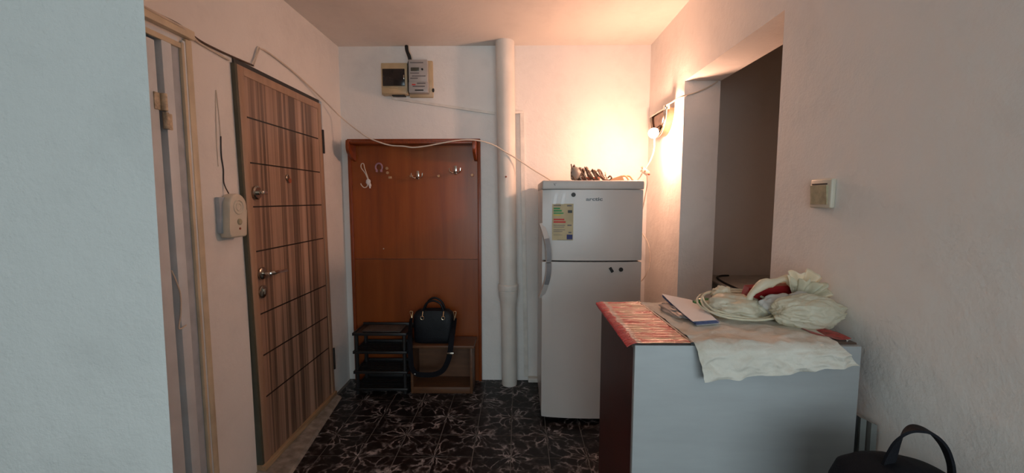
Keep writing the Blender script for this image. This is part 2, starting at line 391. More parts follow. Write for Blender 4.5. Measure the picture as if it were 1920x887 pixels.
# side room beyond the opening, closet walls added beyond the white door to keep light out
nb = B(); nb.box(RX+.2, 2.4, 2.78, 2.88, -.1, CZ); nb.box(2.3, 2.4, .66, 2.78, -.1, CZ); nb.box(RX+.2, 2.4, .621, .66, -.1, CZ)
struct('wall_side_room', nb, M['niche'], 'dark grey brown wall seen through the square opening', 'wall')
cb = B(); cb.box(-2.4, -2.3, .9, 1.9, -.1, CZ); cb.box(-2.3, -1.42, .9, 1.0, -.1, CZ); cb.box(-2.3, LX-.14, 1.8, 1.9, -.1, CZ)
struct('wall_closet_blocker', cb, M['closet'], 'added dark closet wall keeping light out of the white door gap', 'wall')
struct('trim_1', B().hexa([(LX, 1.75, 0), (-1.10, 1.75, 0), (-1.215, 2.74, 0), (LX, 2.74, 0), (LX, 1.75, .03), (-1.115, 1.75, .012), (-1.225, 2.74, .012), (LX, 2.74, .03)]), M['ledge'], 'rough cement ledge along the floor under the striped door', 'ledge')
struct('baseboard_back', B().box(.075, RX, 2.99, BY, .001, .032, .004), M['trunking'], 'low white skirting between drain pipe and fridge', 'baseboard')

# ================================================================== STRIPED ENTRANCE DOOR
def lean(b):
    for v in b.bm.verts: v.co.y += .022*(1-v.co.z)
    return b
d1 = thing('door_1', (-1.28, 2.3, .03), 'closed entrance door with brown striped laminate and seven dark grooves', 'door', kind='structure')
FX = -1.262
obj('door_leaf', lean(B().box(-1.31, FX, DY0+.045, DY1-.045, .052, 1.925)), M['laminate'], d1)
fr = B()
fr.box(-1.31, FX+.004, DY0, DY0+.045, .03, 1.965, .003); fr.box(-1.31, FX+.004, DY1-.045, DY1-.005, .03, 1.965, .003); fr.box(-1.31, FX+.004, DY0+.045, DY1-.045, 1.925, 1.965, .003)
tag(obj('leaf_border', lean(fr), M['door_edge'], d1), 'plain tan border around the striped leaf')
tag(obj('leaf_side', lean(B().box(-1.31, FX+.001, DY0-.012, DY0, .02, 1.966)), M['door_side'], d1), 'dark olive edge of the door')
tag(obj('metal_frame', lean(B().box(-1.33, -1.272, DY0, DY1, 1.968, 1.99)), M['black_metal'], d1), 'dark metal strip above the door')
tag(obj('frame_filler', lean(B().box(-1.31, -1.272, DY1-.004, DY1+.028, .02, 1.985, .004)), M['bluegrey'], d1), 'blue grey strip along the hinge side')
for z in (1.741, 1.532, 1.325, 1.11, .80, .59, .376):
    obj('groove', lean(B().box(FX-.004, FX+.0012, DY0+.05, DY1-.06, z-.0035, z+.0035)), M['groove'], d1)
for z in (1.73, .28): tag(obj('hinge', lean(B().box(FX, FX+.014, DY1-.012, DY1+.002, z-.075, z+.075, .003)), M['black_metal'], d1), 'black hinge')
hy = 1.995
lv = B().lathe([(.030, FX+.004), (.030, FX+.012), (.024, FX+.016)], (0, hy, 1.0), 'x', 24)
hd = tag(obj('handle_rosette', lv, M['dark_chrome'], d1), 'round chrome rosette')
obj('lever', B().tube([(FX+.012, hy, 1.0), (FX+.05, hy, 1.0), (FX+.058, hy+.03, 1.0), (FX+.052, hy+.09, .995), (FX+.045, hy+.15, .99)], lambda t: .0105-.004*t, 10), M['chrome'], hd)
cy = tag(obj('lock_rosette', B().lathe([(.031, FX+.004), (.031, FX+.010), (.024, FX+.013)], (0, hy, .909), 'x', 24), M['dark_chrome'], d1), 'oval lock rosette under the lever')
obj('key_slot', B().box(FX+.012, FX+.02, hy-.006, hy+.006, .894, .924, .003), M['chrome'], cy)
uy = 1.985
ul = tag(obj('lock_rosette', B().lathe([(.033, FX+.004), (.033, FX+.012), (.026, FX+.017)], (0, uy, 1.392), 'x', 24), M['dark_chrome'], d1), 'upper lock with a turning knob')
obj('turn_knob', B().tube([(FX+.016, uy, 1.392), (FX+.03, uy, 1.392)], .011, 10).box(FX+.03, FX+.044, uy-.006, uy+.03, 1.385, 1.402, .004), M['chrome'], ul)
ph = tag(obj('peephole', B().lathe([(.017, FX), (.017, FX+.006), (.010, FX+.009)], (0, 2.268, 1.478), 'x', 20), M['dark_chrome'], d1), 'dark peephole with a swung cover')
obj('peephole_cover', B().lathe([(.013, FX+.007), (.013, FX+.011)], (0, 2.281, 1.462), 'x', 16), M['brick'], ph)
tag(obj('threshold_strip', B().box(-1.31, -1.245, DY0, DY1+.02, .022, .05, .004), M['pale_wood'], d1), 'pale wooden threshold strip')

# ================================================================== WHITE DOOR
d2 = thing('door_2', (-1.3, 1.3, 0), 'white painted door standing ajar behind the near wall, with rusty hinge', 'door', kind='structure')
tag(obj('casing', B().box(LX, LX+.012, 1.625, 1.655, 0, 1.97, .003), M['cream_paint'], d2), 'cream outer edge of the casing')
tag(obj('head_casing', B().box(LX, LX+.028, 1.07, 1.655, 1.972, 2.006, .004).box(LX, LX+.014, 1.07, 1.60, 1.925, 1.945, .003), M['cream_paint'], d2), 'cream head casing')
obj('jamb', B().box(LX-.14, LX+.012, 1.513, 1.556, 0, 1.93, .003), M['white_paint'], d2)
tag(obj('jamb_step', B().box(LX-.14, LX+.004, 1.556, 1.60, 0, 1.93), M['bluegrey'], d2), 'blue grey step of the jamb')
tag(obj('casing_bead', B().box(LX, LX+.016, 1.598, 1.612, 0, 1.95, .004), M['cream_paint'], d2), 'cream bead of the casing')
obj('casing', B().box(LX, LX+.010, 1.612, 1.626, 0, 1.96, .003), M['white_paint'], d2)
obj('head_jamb', B().box(LX-.14, LX, 1.07, 1.60, 1.93, 1.965), M['white_paint'], d2)
lf = obj('door_leaf', B().box(LX-.035, LX+.010, 1.075, 1.487, .01, 1.915, .004), M['white_paint'], d2)
hm = mat('rusty_white_hinge', (.55, .46, .33), .5, var=.5, scale=40)
tag(obj('hinge', B().tube([(LX+.018, 1.499, 1.675), (LX+.018, 1.499, 1.735)], .010, 12, False).box(LX+.006, LX+.014, 1.465, 1.499, 1.675, 1.735, .002), hm, d2), 'paint covered hinge leaf')
tag(obj('hinge', B().tube([(LX+.018, 1.502, 1.612), (LX+.018, 1.502, 1.670)], .0095, 12, False).box(LX+.008, LX+.015, 1.502, 1.535, 1.612, 1.670, .002), hm, d2), 'rusty lower hinge leaf')
tag(obj('hanging_string', B().tube([(-1.272, 1.490, 1.10), (-1.266, 1.503, 1.05), (-1.264, 1.512, 1.0), (-1.266, 1.509, .93), (-1.264, 1.495, .88), (-1.26, 1.525, .885)], .0025, 6), M['cord_white'], base=(-1.268, 1.50, .88)), 'thin white string dangling in the gap of the white door', 'string')

# ================================================================== COAT RACK PANEL
hp = thing('coat_rack_panel', (-.75, 3.03, .003), 'tall orange brown veneer coat panel with hat shelf against the end wall', 'coat rack')
PX0, PX1 = -1.225, -.272
obj('upper_panel', B().box(PX0+.02, PX1-.02, 3.018, 3.036, .925, 1.77), M['veneer'], hp)
tag(obj('lower_panel', B().box(PX0+.02, PX1-.02, 3.018, 3.036, .003, .922), M['veneer_dark'], hp), 'darker lower board')
for x in (PX0, PX1-.022): obj('side_frame', B().box(x, x+.022, 3.002, 3.038, .003, 1.77, .003), M['frame_wood'], hp)
obj('top_frame', B().box(PX0, PX1, 2.998, 3.038, 1.77, 1.79, .003), M['frame_wood'], hp)
obj('hat_shelf', B().box(-1.165, -.31, 2.885, 3.0, 1.742, 1.758, .003), M['frame_wood'], hp)
for x in (-1.182, -.314):
    o_ = [(3.0, 1.765), (2.872, 1.765), (2.868, 1.745), (2.868, 1.715)] + arc(2.915, 1.715, .047, 180, 250, 6)[1:] + [(2.93, 1.655), (2.96, 1.64), (3.0, 1.632)]
    obj('shelf_bracket', B().prism(o_, x, x+.02, 'x', .002), M['frame_wood'], hp)
def hook(name, x, z, lab, kind):
    b = B()
    if kind == 'double':
        b.box(x-.009, x+.009, 3.013, 3.019, z-.03, z+.03, .002)
        for sgn in (-1, 1): b.tube([(x+sgn*.004, 3.012, z-.012), (x+sgn*.018, 2.994, z-.022), (x+sgn*.036, 2.985, z-.012), (x+sgn*.04, 2.984, z+.012)], .0042, 8)
        b.tube([(x, 3.012, z-.02), (x, 2.99, z-.034), (x, 2.975, z-.022)], .0045, 8)
    elif kind == 'stub':
        b.box(x-.012, x+.012, 3.011, 3.019, z-.008, z+.008, .002)
    else:
        b.lathe([(.006, 3.018), (.007, 3.006), (.011, 2.998), (.009, 2.992)], (x, 0, z), 'y', 14)
    o = obj(name, b, M['chrome'] if kind == 'double' else M['lilac'] if kind == 'ring' else M['adapter'], hp)
    if lab: tag(o, lab)
    return o
hook('coat_hook', -.725, 1.535, 'dull chrome double hook in the middle', 'double')
hook('coat_hook', -.452, 1.572, 'chrome double hook set higher', 'double')
hook('broken_hook', -.772, 1.528, 'stub of a broken hook', 'stub')
for x, z in ((-.572, 1.527), (-.331, 1.534), (-.942, 1.582), (-.939, 1.55)): hook('wooden_peg', x, z, 'small brown peg', 'peg')
hook('broken_hook', -.926, 1.518, 'small bent stub under the pegs', 'stub')
rg = obj('ring_hook', B().tube([(-1.003+.024*math.cos(R(a)), 3.008, 1.590+.028*math.sin(R(a))) for a in range(-50, 231, 20)], .0062, 8).box(-1.026, -1.012, 3.0, 3.018, 1.556, 1.574, .003).box(-.994, -.98, 3.0, 3.018, 1.556, 1.574, .003), M['lilac'], hp)
tag(rg, 'lilac horseshoe shaped ring')
obj('screw_hole', B().lathe([(.004, 3.0185), (.004, 3.015)], (-.988, 0, 1.0), 'y', 10), M['cord_white'], hp)
lan = thing('cord_loop', (-1.09, 3.0, 1.45), 'white cord loop knotted around a small hook at the top of the brown panel', 'cord')
obj('loop', B().tube([(-1.083, 3.004, 1.50), (-1.10, 3.003, 1.545), (-1.128, 3.003, 1.585), (-1.128, 3.004, 1.612), (-1.112, 3.004, 1.615), (-1.104, 3.004, 1.58), (-1.088, 3.004, 1.53), (-1.078, 3.004, 1.50)], .0035, 7), M['cord_white'], lan)
obj('knot', B().blob((-1.08, 3.0, 1.487), (.016, .012, .02), 4, .3, 3, sub=3).tube([(-1.078, 3.0, 1.475), (-1.07, 2.998, 1.455), (-1.068, 2.998, 1.44)], .006, 8).blob((-1.068, 2.999, 1.462), (.01, .009, .014), 8, .3, 3, sub=2), M['paper'], lan)
obj('hook_end', B().tube([(-1.085, 3.0, 1.475), (-1.09, 2.997, 1.452), (-1.11, 2.995, 1.445), (-1.128, 2.995, 1.462), (-1.133, 2.995, 1.474)], .0035, 7), M['cord_white'], lan)

# ================================================================== SHOE RACK
sr = thing('shoe_rack', (-.95, 2.9, .003), 'black plastic four tier shoe rack in the corner beside the wooden box', 'shoe rack')
SX0, SX1, SY0, SY1 = -1.145, -.768, 2.775, 2.995
def tray(z, top=False):
    b = B(); t = .012
    b.box(SX0, SX1, SY0, SY0+t, z-.02, z, .003); b.box(SX0, SX1, SY1-t, SY1, z-.02, z+.012, .003)
    b.box(SX0, SX0+t, SY0, SY1, z-.02, z, .003); b.box(SX1-t, SX1, SY0, SY1, z-.02, z, .003)
    if top: b.box(SX0+.055, SX1-.055, SY0+.04, SY1-.03, z-.009, z-.001, .002).box(SX0+.008, SX1-.008, SY0+.008, SY1-.008, z-.013, z-.006)
    else:
        for k in range(7):
            y = SY0+.018+k*.028; b.box(SX0+.01, SX1-.01, y, y+.014, z-.014, z-.006)
    return b
tops = (.444, .315, .172, .05)
for i, z in enumerate(tops): obj('tray', tray(z, i == 0), M['black_plastic'], sr)
tag(obj('top_panel', B().box(SX0+.055, SX1-.05, SY0+.035, SY1-.03, .4425, .4455, .001), mat('dusty_plastic', (.075, .066, .06), .6, var=.3, scale=30), sr), 'dusty grey top panel')
for x in (SX0+.022, SX1-.022):
    for y in (SY0+.022, SY1-.022): obj('post', B().tube([(x, y, .003), (x, y, .43)], .013, 10, False), M['black_plastic'], sr)

# ================================================================== WOODEN BOX STOOL
st = thing('box_stool', (-.53, 2.92, .002), 'low wooden box stool with an open front carrying the black handbag', 'stool')
QX0, QX1, QY0, QY1 = -.752, -.318, 2.80, 2.995
obj('seat_board', B().box(QX0-.012, QX1+.012, QY0-.01, QY1, .333, .351, .003), M['stool_wood'], st)
obj('side_panel', B().box(QX0, QX0+.018, QY0, QY1, .002, .333, .002), M['stool_wood'], st)
obj('side_panel', B().box(QX1-.018, QX1, QY0, QY1, .002, .333, .002), M['stool_wood'], st)
obj('back_panel', B().box(QX0+.018, QX1-.018, QY1-.012, QY1, .01, .333), M['stool_wood'], st)
obj('bottom_board', B().box(QX0+.018, QX1-.018, QY0+.012, QY1-.012, .035, .05), M['stool_wood'], st)
obj('plinth_board', B().box(QX0+.018, QX1-.018, QY0, QY0+.012, .004, .05, .002), M['stool_wood'], st)

# ================================================================== HANDBAG
hb = thing('handbag', (-.595, 2.87, .352), 'black handbag with gold rings and a shoulder strap resting on the wooden box', 'handbag')
def bag_body():
    b = B(); cx, cy = -.597, 2.885
    prof = [(0, .125, .050), (.006, .134, .058), (.02, .137, .062), (.08, .140, .062), (.15, .143, .058), (.195, .140, .05), (.215, .128, .043), (.232, .108, .036), (.238, .085, .026)]
    def fn(u, v):
        k = v*(len(prof)-1); i = min(int(k), len(prof)-2); t = k-i
        h, a, d = [prof[i][q]*(1-t)+prof[i+1][q]*t for q in range(3)]
        an = 2*math.pi*u; c, s_ = math.cos(an), math.sin(an); e = .45
        x = a*math.copysign(abs(c)**e, c); y = d*math.copysign(abs(s_)**e, s_)
        n = noise.noise(Vector((x*16, y*16, h*14)))*.004
        return Vector((cx+x*(1+n*3), cy+y+n-.01*(h/.24), .3525+h))
    b.grid(fn, 48, 16, closed_u=True)
    vs = sorted(b.bm.verts, key=lambda v: v.co.z)
    return b
bb = bag_body(); bmesh.ops.holes_fill(bb.bm, edges=[e for e in bb.bm.edges if e.is_boundary], sides=100)
obj('body', bb, M['navy_leather'], hb)
obj('top_zip', B().box(-.675, -.52, 2.868, 2.88, .588, .594, .002), M['black_fabric'], hb)
for dy, s in ((-.034, 0), (.022, .006)):
    obj('handle', B().tube([(-.665, 2.873+dy, .53), (-.662, 2.868+dy, .585), (-.645, 2.868+dy, .63), (-.612, 2.868+dy, .655+s), (-.575, 2.868+dy, .655+s), (-.54, 2.868+dy, .632), (-.522, 2.868+dy, .585), (-.518, 2.873+dy, .53)], .0075, 8), M['navy_leather'], hb)
for x in (-.664, -.519):
    obj('ring', B().tube([(x+.011*math.cos(R(a)), 2.806, .543+.011*math.sin(R(a))) for a in range(0, 360, 30)], .0028, 6, True, True).tube([(x, 2.808, .556), (x+.002, 2.822, .585)], .0045, 8), M['gold'], hb)
for x, s in ((-.752, -1), (-.443, 1)):
    obj('strap_clasp', B().tube([(x-s*.012, 2.85, .575), (x+s*.006, 2.85, .577), (x+s*.002, 2.85, .55), (x-s*.005, 2.85, .535), (x-s*.012, 2.85, .575)], .003, 6).tube([(x-s*.004, 2.85, .54), (x-s*.006, 2.846, .515)], .005, 8), M['gold'], hb)
W = Vector((1, 0, .0))
sp = [((-.752, 2.846, .53), (.6, -.8, 0)), ((-.752, 2.81, .45), (.8, -.6, 0)), ((-.746, 2.778, .36), (1, 0, 0)), ((-.742, 2.772, .28), (1, 0, 0)), ((-.735, 2.774, .20), (1, 0, .3)), ((-.705, 2.776, .158), (.5, 0, .9)), ((-.64, 2.778, .148), (0, 0, 1)), ((-.57, 2.778, .155), (0, 0, 1)), ((-.52, 2.776, .185), (-.6, 0, .8)), ((-.485, 2.774, .25), (-1, 0, .4)), ((-.468, 2.772, .32), (-1, 0, .1)), ((-.458, 2.782, .40), (-1, 0, 0)), ((-.447, 2.82, .48), (-.8, .6, 0)), ((-.441, 2.846, .53), (-.6, .8, 0))]
obj('shoulder_strap', B().ribbon(sp, .036, .004), M['black_fabric'], hb)
obj('strap_slider', B().box(-.492, -.442, 2.766, 2.772, .296, .312, .003), M['dark_chrome'], hb)
obj('strap_slider', B().box(-.722, -.710, 2.768, 2.774, .150, .160, .002), M['chrome'], hb)

# ================================================================== DRAIN PIPE AND TRUNKING
dp = thing('drain_pipe', (-.065, 2.97, .001), 'thick white painted drain pipe running from floor to ceiling', 'pipe')
def leanpipe(prof):
    b = B().lathe(prof, (0, 2.966, 0), 'z', 36)
    for v in b.bm.verts: v.co.x += -.064-.0125*v.co.z
    return b
obj('upper_pipe', leanpipe([(.064, .70), (.064, CZ)]), M['pipe'], dp)
obj('collar', leanpipe([(.058, .585), (.062, .63), (.069, .66), (.071, .685), (.0705, .70), (.0685, .702), (.0685, .708), (.073, .711), (.0735, .735), (.073, .748), (.070, .752), (.064, .753)]), M['pipe'], dp)
obj('lower_pipe', leanpipe([(.055, .001), (.056, .012), (.056, .61)]), M['pipe'], dp)
obj('nail', B().tube([(-.085, 2.90, 1.517), (-.087, 2.885, 1.515)], .006, 6), M['brick'], dp)
tk = thing('cable_trunking', (.03, 3.03, .033), 'thin white upright trunking between drain pipe and fridge', 'trunking')
obj('upright_duct', B().hexa([(.046, 3.018, .033), (.074, 3.018, .033), (.074, 3.04, .033), (.046, 3.04, .033), (.011, 3.018, 1.985), (.037, 3.018, 1.985), (.037, 3.04, 1.985), (.011, 3.04, 1.985)]), M['trunking'], tk)
obj('cross_duct', B().box(-.04, .033, 3.015, 3.04, 1.968, 1.99, .003), M['trunking'], tk)
cdt = B().hexa([(-.906, 3.026, 2.072), (-.166, 3.026, 1.962), (-.166, 3.04, 1.962), (-.906, 3.04, 2.072), (-.906, 3.026, 2.09), (-.166, 3.026, 1.98), (-.166, 3.04, 1.98), (-.906, 3.04, 2.09)])
tag(obj('sloping_duct', cdt, M['trunking'], base=(-.5, 3.03, 1.97)), 'white duct sloping from the meter to the drain pipe', 'trunking')

# ================================================================== FUSE BOX, METER
fb = thing('fuse_box', (-.87, 3.02, 2.09), 'yellowed fuse box with a smoked window on the end wall', 'fuse box')
obj('housing', B().box(-.962, -.779, 2.985, 3.04, 2.094, 2.31, .005).box(-.958, -.783, 2.978, 2.99, 2.098, 2.14, .004), M['cream_plastic'], fb)
obj('window_flap', B().box(-.951, -.795, 2.977, 2.986, 2.152, 2.268, .003), M['dark_glass'], fb)
obj('latch', B().box(-.803, -.797, 2.972, 2.978, 2.195, 2.225, .002), M['chrome'], fb)
obj('flap_lip', B().box(-.905, -.845, 2.972, 2.979, 2.134, 2.142, .003), M['cream_plastic'], fb)
obj('cable_slot', B().box(-.89, -.80, 2.99, 3.03, 2.086, 2.094), M['black'], fb)
em = thing('electric_meter', (-.69, 3.02, 2.08), 'grey electricity meter on a yellowed plate beside the fuse box', 'meter')
tag(obj('backplate', B().box(-.772, -.606, 3.012, 3.04, 2.082, 2.332, .004), M['cream_plastic'], em), 'yellowed backing plate')
obj('meter_body', B().box(-.764, -.632, 2.965, 3.012, 2.175, 2.326, .006), M['meter'], em)
obj('terminal_cover', B().box(-.764, -.628, 2.958, 3.012, 2.10, 2.176, .006), M['meter'], em)
obj('display', B().box(-.748, -.69, 2.9625, 2.967, 2.247, 2.271, .001), M['lcd'], em)
obj('button', B().lathe([(.007, 2.966), (.007, 2.959)], (-.667, 0, 2.258), 'y', 14), M['black'], em)
for x0, x1, z in ((-.752, -.66, 2.30), (-.752, -.69, 2.23), (-.74, -.645, 2.21), (-.752, -.70, 2.195)): obj('printed_line', B().box(x0, x1, 2.9635, 2.966, z, z+.007), M['print'], em)
for x0, x1, z, m_ in ((-.74, -.715, 2.15, 'red'), (-.705, -.645, 2.158, 'print'), (-.735, -.65, 2.138, 'print'), (-.72, -.66, 2.112, 'black')): obj('printed_line', B().box(x0, x1, 2.9565, 2.959, z, z+.008), M[m_], em)
obj('seal', B().blob((-.601, 3.0, 2.125), (.008, .008, .014), 3, .2, 2, sub=2), M['black'], em)
cs = thing('supply_cable', (-.78, 3.02, 2.33), 'black taped supply cable coming out of the ceiling above the meter', 'cable')
obj('sleeve', B().tube([(-.789, 3.02, 2.435), (-.783, 3.012, 2.40), (-.768, 3.008, 2.36), (-.762, 3.008, 2.335)], .012, 10), M['black'], cs)
obj('wire', B().tube([(-.770, 3.02, 2.436), (-.768, 3.015, 2.40), (-.755, 3.018, 2.37), (-.75, 3.02, 2.34)], .005, 7), M['cord_white'], cs)
obj('wire', B().tube([(-.766, 3.008, 2.34), (-.775, 3.0, 2.31), (-.77, 2.99, 2.29), (-.776, 2.99, 2.24), (-.774, 3.0, 2.12)], .004, 7), M['cord_dark'], cs)

# ================================================================== FRIDGE
fg = thing('fridge', (.44, 2.72, .002), 'white two door fridge freezer standing by the end wall', 'fridge')
GX0, GX1, GY = .140, .726, 2.44
def bow(x): return GY-.022*(1-((x-(GX0+GX1)/2)/((GX1-GX0)/2))**2)
def door_out(): return [(GX0+.001, 2.492), (GX0+.001, GY+.012)]+[(GX0+.001+(GX1-GX0-.002)*i/16, bow(GX0+(GX1-GX0)*i/16)) for i in range(17)]+[(GX1-.001, GY+.012), (GX1-.001, 2.492)]
obj('cabinet', B().box(GX0+.002, GX1-.002, 2.5, 2.995, .03, 1.43, .006), M['fridge'], fg)
obj('gasket', B().box(GX0+.012, GX1-.012, 2.49, 2.502, .06, 1.41), M['seal'], fg)
obj('top_cap', B().box(GX0-.002, GX1+.002, 2.425, 2.998, 1.418, 1.470, .009, 3), M['fridge_cap'], fg)
fd = obj('freezer_door', B().prism(door_out(), 1.003, 1.416, 'z', .005), M['fridge'], fg)
rd = obj('fridge_door', B().prism(door_out(), .038, .994, 'z', .005), M['fridge'], fg)
obj('foot', B().lathe([(.018, .002), (.018, .03)], (GX0+.06, 2.53, 0), 'z', 14), M['black'], fg); obj('foot', B().lathe([(.018, .002), (.018, .03)], (GX1-.06, 2.53, 0), 'z', 14), M['black'], fg)
obj('foot', B().lathe([(.018, .002), (.018, .03)], (GX0+.06, 2.95, 0), 'z', 14), M['black'], fg); obj('foot', B().lathe([(.018, .002), (.018, .03)], (GX1-.06, 2.95, 0), 'z', 14), M['black'], fg)
def hpath(s, t0, t1, n=8):
    # quarter bow from door edge tip (t=0) to the split (t=1)
    out = []
    for i in range(n+1):
        t = t0+(t1-t0)*i/n; k = math.sin(min(t*1.15, 1)*math.pi/2)
        zz = .998+s*(.004+.216*(1-t)); out.append(((GX0-.004+.040*k, GY+.012-.052*k, zz), (1, .25, 0)))
    return out
for s, dr in ((1, fd), (-1, rd)):
    h = obj('handle', B().ribbon(hpath(s, 0, 1), .030, .017, False), M['fridge'], dr)
    tag(obj('grip', B().ribbon([((p[0]+.001, p[1]-.004, p[2]), q) for p, q in hpath(s, .42, 1)], .031, .017, False), M['grip'], h) if False else obj('handle_grip', B().ribbon([((p[0]+.001, p[1]-.005, p[2]), q) for p, q in hpath(s, .40, 1)], .026, .016, False), M['grip'], dr), 'grey inlay of the handle')
# lettering
def lettering(txt, cx, z, width, parent, y_of):
    cu = bpy.data.curves.new('lettering', 'FONT'); cu.body = txt; cu.size = .03; cu.extrude = .0008; cu.offset = .0009; cu.align_x = 'CENTER'; cu.resolution_u = 3
    o = bpy.data.objects.new('t', cu); COL.objects.link(o); bpy.context.view_layer.update()
    me = bpy.data.meshes.new_from_object(o.evaluated_get(bpy.context.evaluated_depsgraph_get())); bpy.data.objects.remove(o)
    xs = [v.co.x for v in me.vertices]; k = width/(max(xs)-min(xs)); b = B(); b.bm.from_mesh(me)
    for v in b.bm.verts:
        x = cx+v.co.x*k; yy = y_of(x)-.0012-v.co.z; v.co = Vector((x, yy, z+v.co.y*.92))
    return obj('lettering', b, M['letter'], parent, smooth=0)
lettering('arctic', .438, 1.353, .096, fd, bow)
el = B()
lx0, lx1, lz0, lz1 = .197, .319, 1.122, 1.335
def plate(name, x0, x1, z0, z1, m_, parent, d=.0008, base=.0015):
    return obj(name, B().grid(lambda u, v: Vector((x0+(x1-x0)*u, bow(x0+(x1-x0)*u)-base, z0+(z1-z0)*v)), 4, 1, d), M[m_], parent, smooth=0)
lb = tag(plate('energy_label', lx0, lx1, lz0, lz1, 'label', fd), 'beige energy label with green, red and blue print')
for x0, x1, z0, z1, m_ in ((.008, .045, .182, .190, 'green'), (.008, .055, .168, .177, 'green'), (.008, .065, .155, .162, 'green'), (.008, .05, .144, .15, 'yellow'), (.008, .07, .117, .126, 'red'), (.008, .078, .102, .112, 'red'),
                           (.09, .115, .160, .176, 'black'), (.085, .118, .006, .034, 'blue'), (.008, .075, .086, .090, 'print'), (.008, .07, .076, .079, 'print'), (.088, .112, .084, .092, 'print'), (.008, .075, .060, .063, 'print'), (.008, .06, .05, .053, 'print'), (.095, .112, .042, .050, 'print'), (.008, .06, .03, .032, 'print'), (.008, .05, .2, .206, 'print'), (.085, .112, .198, .206, 'print'), (.03, .115, -.003, .0, 'print')):
    plate('printed_mark', lx0+x0, lx0+x1, lz0+max(z0, .001), lz0+max(z1, .003), m_, lb, .0004, .003)
tp = mat('sticky_tape', (.60, .58, .56), .15)
for x0, z0 in ((.200, 1.333), (.245, 1.333)):
    o = obj('tape_strip', B().grid(lambda u, v: Vector((x0+.018*u+.012*v, bow(x0+.02*u)-.0028, z0+.06*v)), 2, 4, .0004), tp, fd, smooth=0)
obj('scratch', B().tube([(.205, 2.4245, 1.452), (.213, 2.4243, 1.440)], .0015, 5).tube([(.216, 2.4243, 1.455), (.215, 2.4243, 1.449)], .001, 5), M['black'], fg)
for x, z, lab in ((.318, 1.387, 'round black magnet high on the freezer door'), (.602, .950, 'round black magnet on the lower fridge door')):
    tag(obj('magnet', B().lathe([(.0125, bow(x)-.0005), (.0125, bow(x)-.005), (.011, bow(x)-.0065)], (x, 0, z), 'y', 20), M['black'], base=(x, bow(x), z-.012)), lab, 'magnet', 'magnets on the fridge')
tag(obj('magnet', B().box(-.0085, .0085, -.003, .002, -.016, .016, .001, 1, Matrix.Rotation(R(-32), 3, 'Y')), M['black'], base=(0, 0, 0)), 'slanted rectangular black magnet on the lower fridge door', 'magnet', 'magnets on the fridge').location = (.545, bow(.545)-.0025, .949)
tag(obj('power_cord', B().tube([(.86, 2.98, 1.15), (.88, 2.96, 1.12), (.915, 2.93, 1.05), (.925, 2.91, .95), (.915, 2.92, .86), (.89, 2.95, .79), (.84, 2.98, .74)], .004, 8), M['cord_white'], base=(.89, 2.95, .74)), 'white power cord bowing out beside the fridge', 'cord')

# on top of the fridge
FZ = 1.471
ec = thing('extension_cord', (.40, 2.60, FZ), 'coiled brown extension cord with a grey socket end on the fridge', 'extension cord')
pts = []
for i in range(0, 13*14+1):
    t = i/(13*14); a = 2*math.pi*13*t; rr = .046-.015*t+.006*math.sin(5.3*t*13); x = .350+.185*t+.012*math.sin(a*.37+1)
    pts.append((x-.026*math.sin(a+.3)+.016*math.cos(a), 2.60+rr*1.15*math.cos(a+.3), max(FZ+.0045, FZ+.049-.014*t+rr*math.sin(a+.3))))
obj('cord', B().tube(pts, .0042, 7, False), M['cord_brown'], ec)
pts = []
for i in range(0, 5*14+1):
    t = i/(5*14); a = 2*math.pi*5*t+1; rr = .036-.010*t; x = .36+.16*t
    pts.append((x+.03*math.cos(a), 2.60+rr*math.cos(a), max(FZ+.0045, FZ+.042-.012*t+rr*1.2*math.sin(a))))
tag(obj('cord', B().tube(pts, .0038, 7, False), M['cord_white'], ec), 'pale length of the coiled cord')
obj('socket', B().lathe([(.036, 0), (.040, .006), (.040, .03), (.03, .045), (.012, .06)], (.322, 2.565, FZ+.046), 'x', 24), M['grey_rubber'], ec)
obj('socket_hole', B().lathe([(.006, -.002), (.006, .002)], (.321, 2.56, FZ+.05), 'x', 12).lathe([(.006, -.002), (.006, .002)], (.321, 2.545, FZ+.03), 'x', 12), M['black'], ec)
obj('strap_end', B().tube([(.322, 2.54, FZ+.07), (.318, 2.535, FZ+.095), (.315, 2.535, FZ+.10)], .004, 7), M['cord_brown'], ec)
obj('strap_end', B().tube([(.325, 2.53, FZ+.03), (.336, 2.52, FZ+.012), (.34, 2.515, FZ+.004)], .004, 7), M['cord_brown'], ec)
tag(obj('red_plug', B().box(.36, .50, 2.58, 2.62, FZ+.001, FZ+.026, .006), M['brick'], ec), 'rust red plug block inside the coil')
ad = thing('plug_lead', (.62, 2.57, FZ), 'short beige plug lead lying at the lamp side of the fridge top', 'plug')
obj('plug_body', B().hexa([(.56, 2.55, FZ+.001), (.64, 2.54, FZ+.001), (.64, 2.59, FZ+.001), (.56, 2.58, FZ+.001), (.56, 2.555, FZ+.012), (.625, 2.545, FZ+.034), (.625, 2.585, FZ+.034), (.56, 2.575, FZ+.012)]), M['adapter'], ad)
obj('lead', B().tube([(.545, 2.56, FZ+.02), (.555, 2.55, FZ+.03), (.565, 2.555, FZ+.018), (.56, 2.57, FZ+.008), (.54, 2.575, FZ+.006)], .005, 7), M['cord_brown'], ad)
for k in range(2): obj('lead', B().tube([(.632+.024*k, 2.565, FZ+.030), (.652+.024*k, 2.56, FZ+.028), (.668+.024*k, 2.555, FZ+.006), (.672+.02*k, 2.55, FZ+.005)], .0055, 7), M['adapter'], ad)

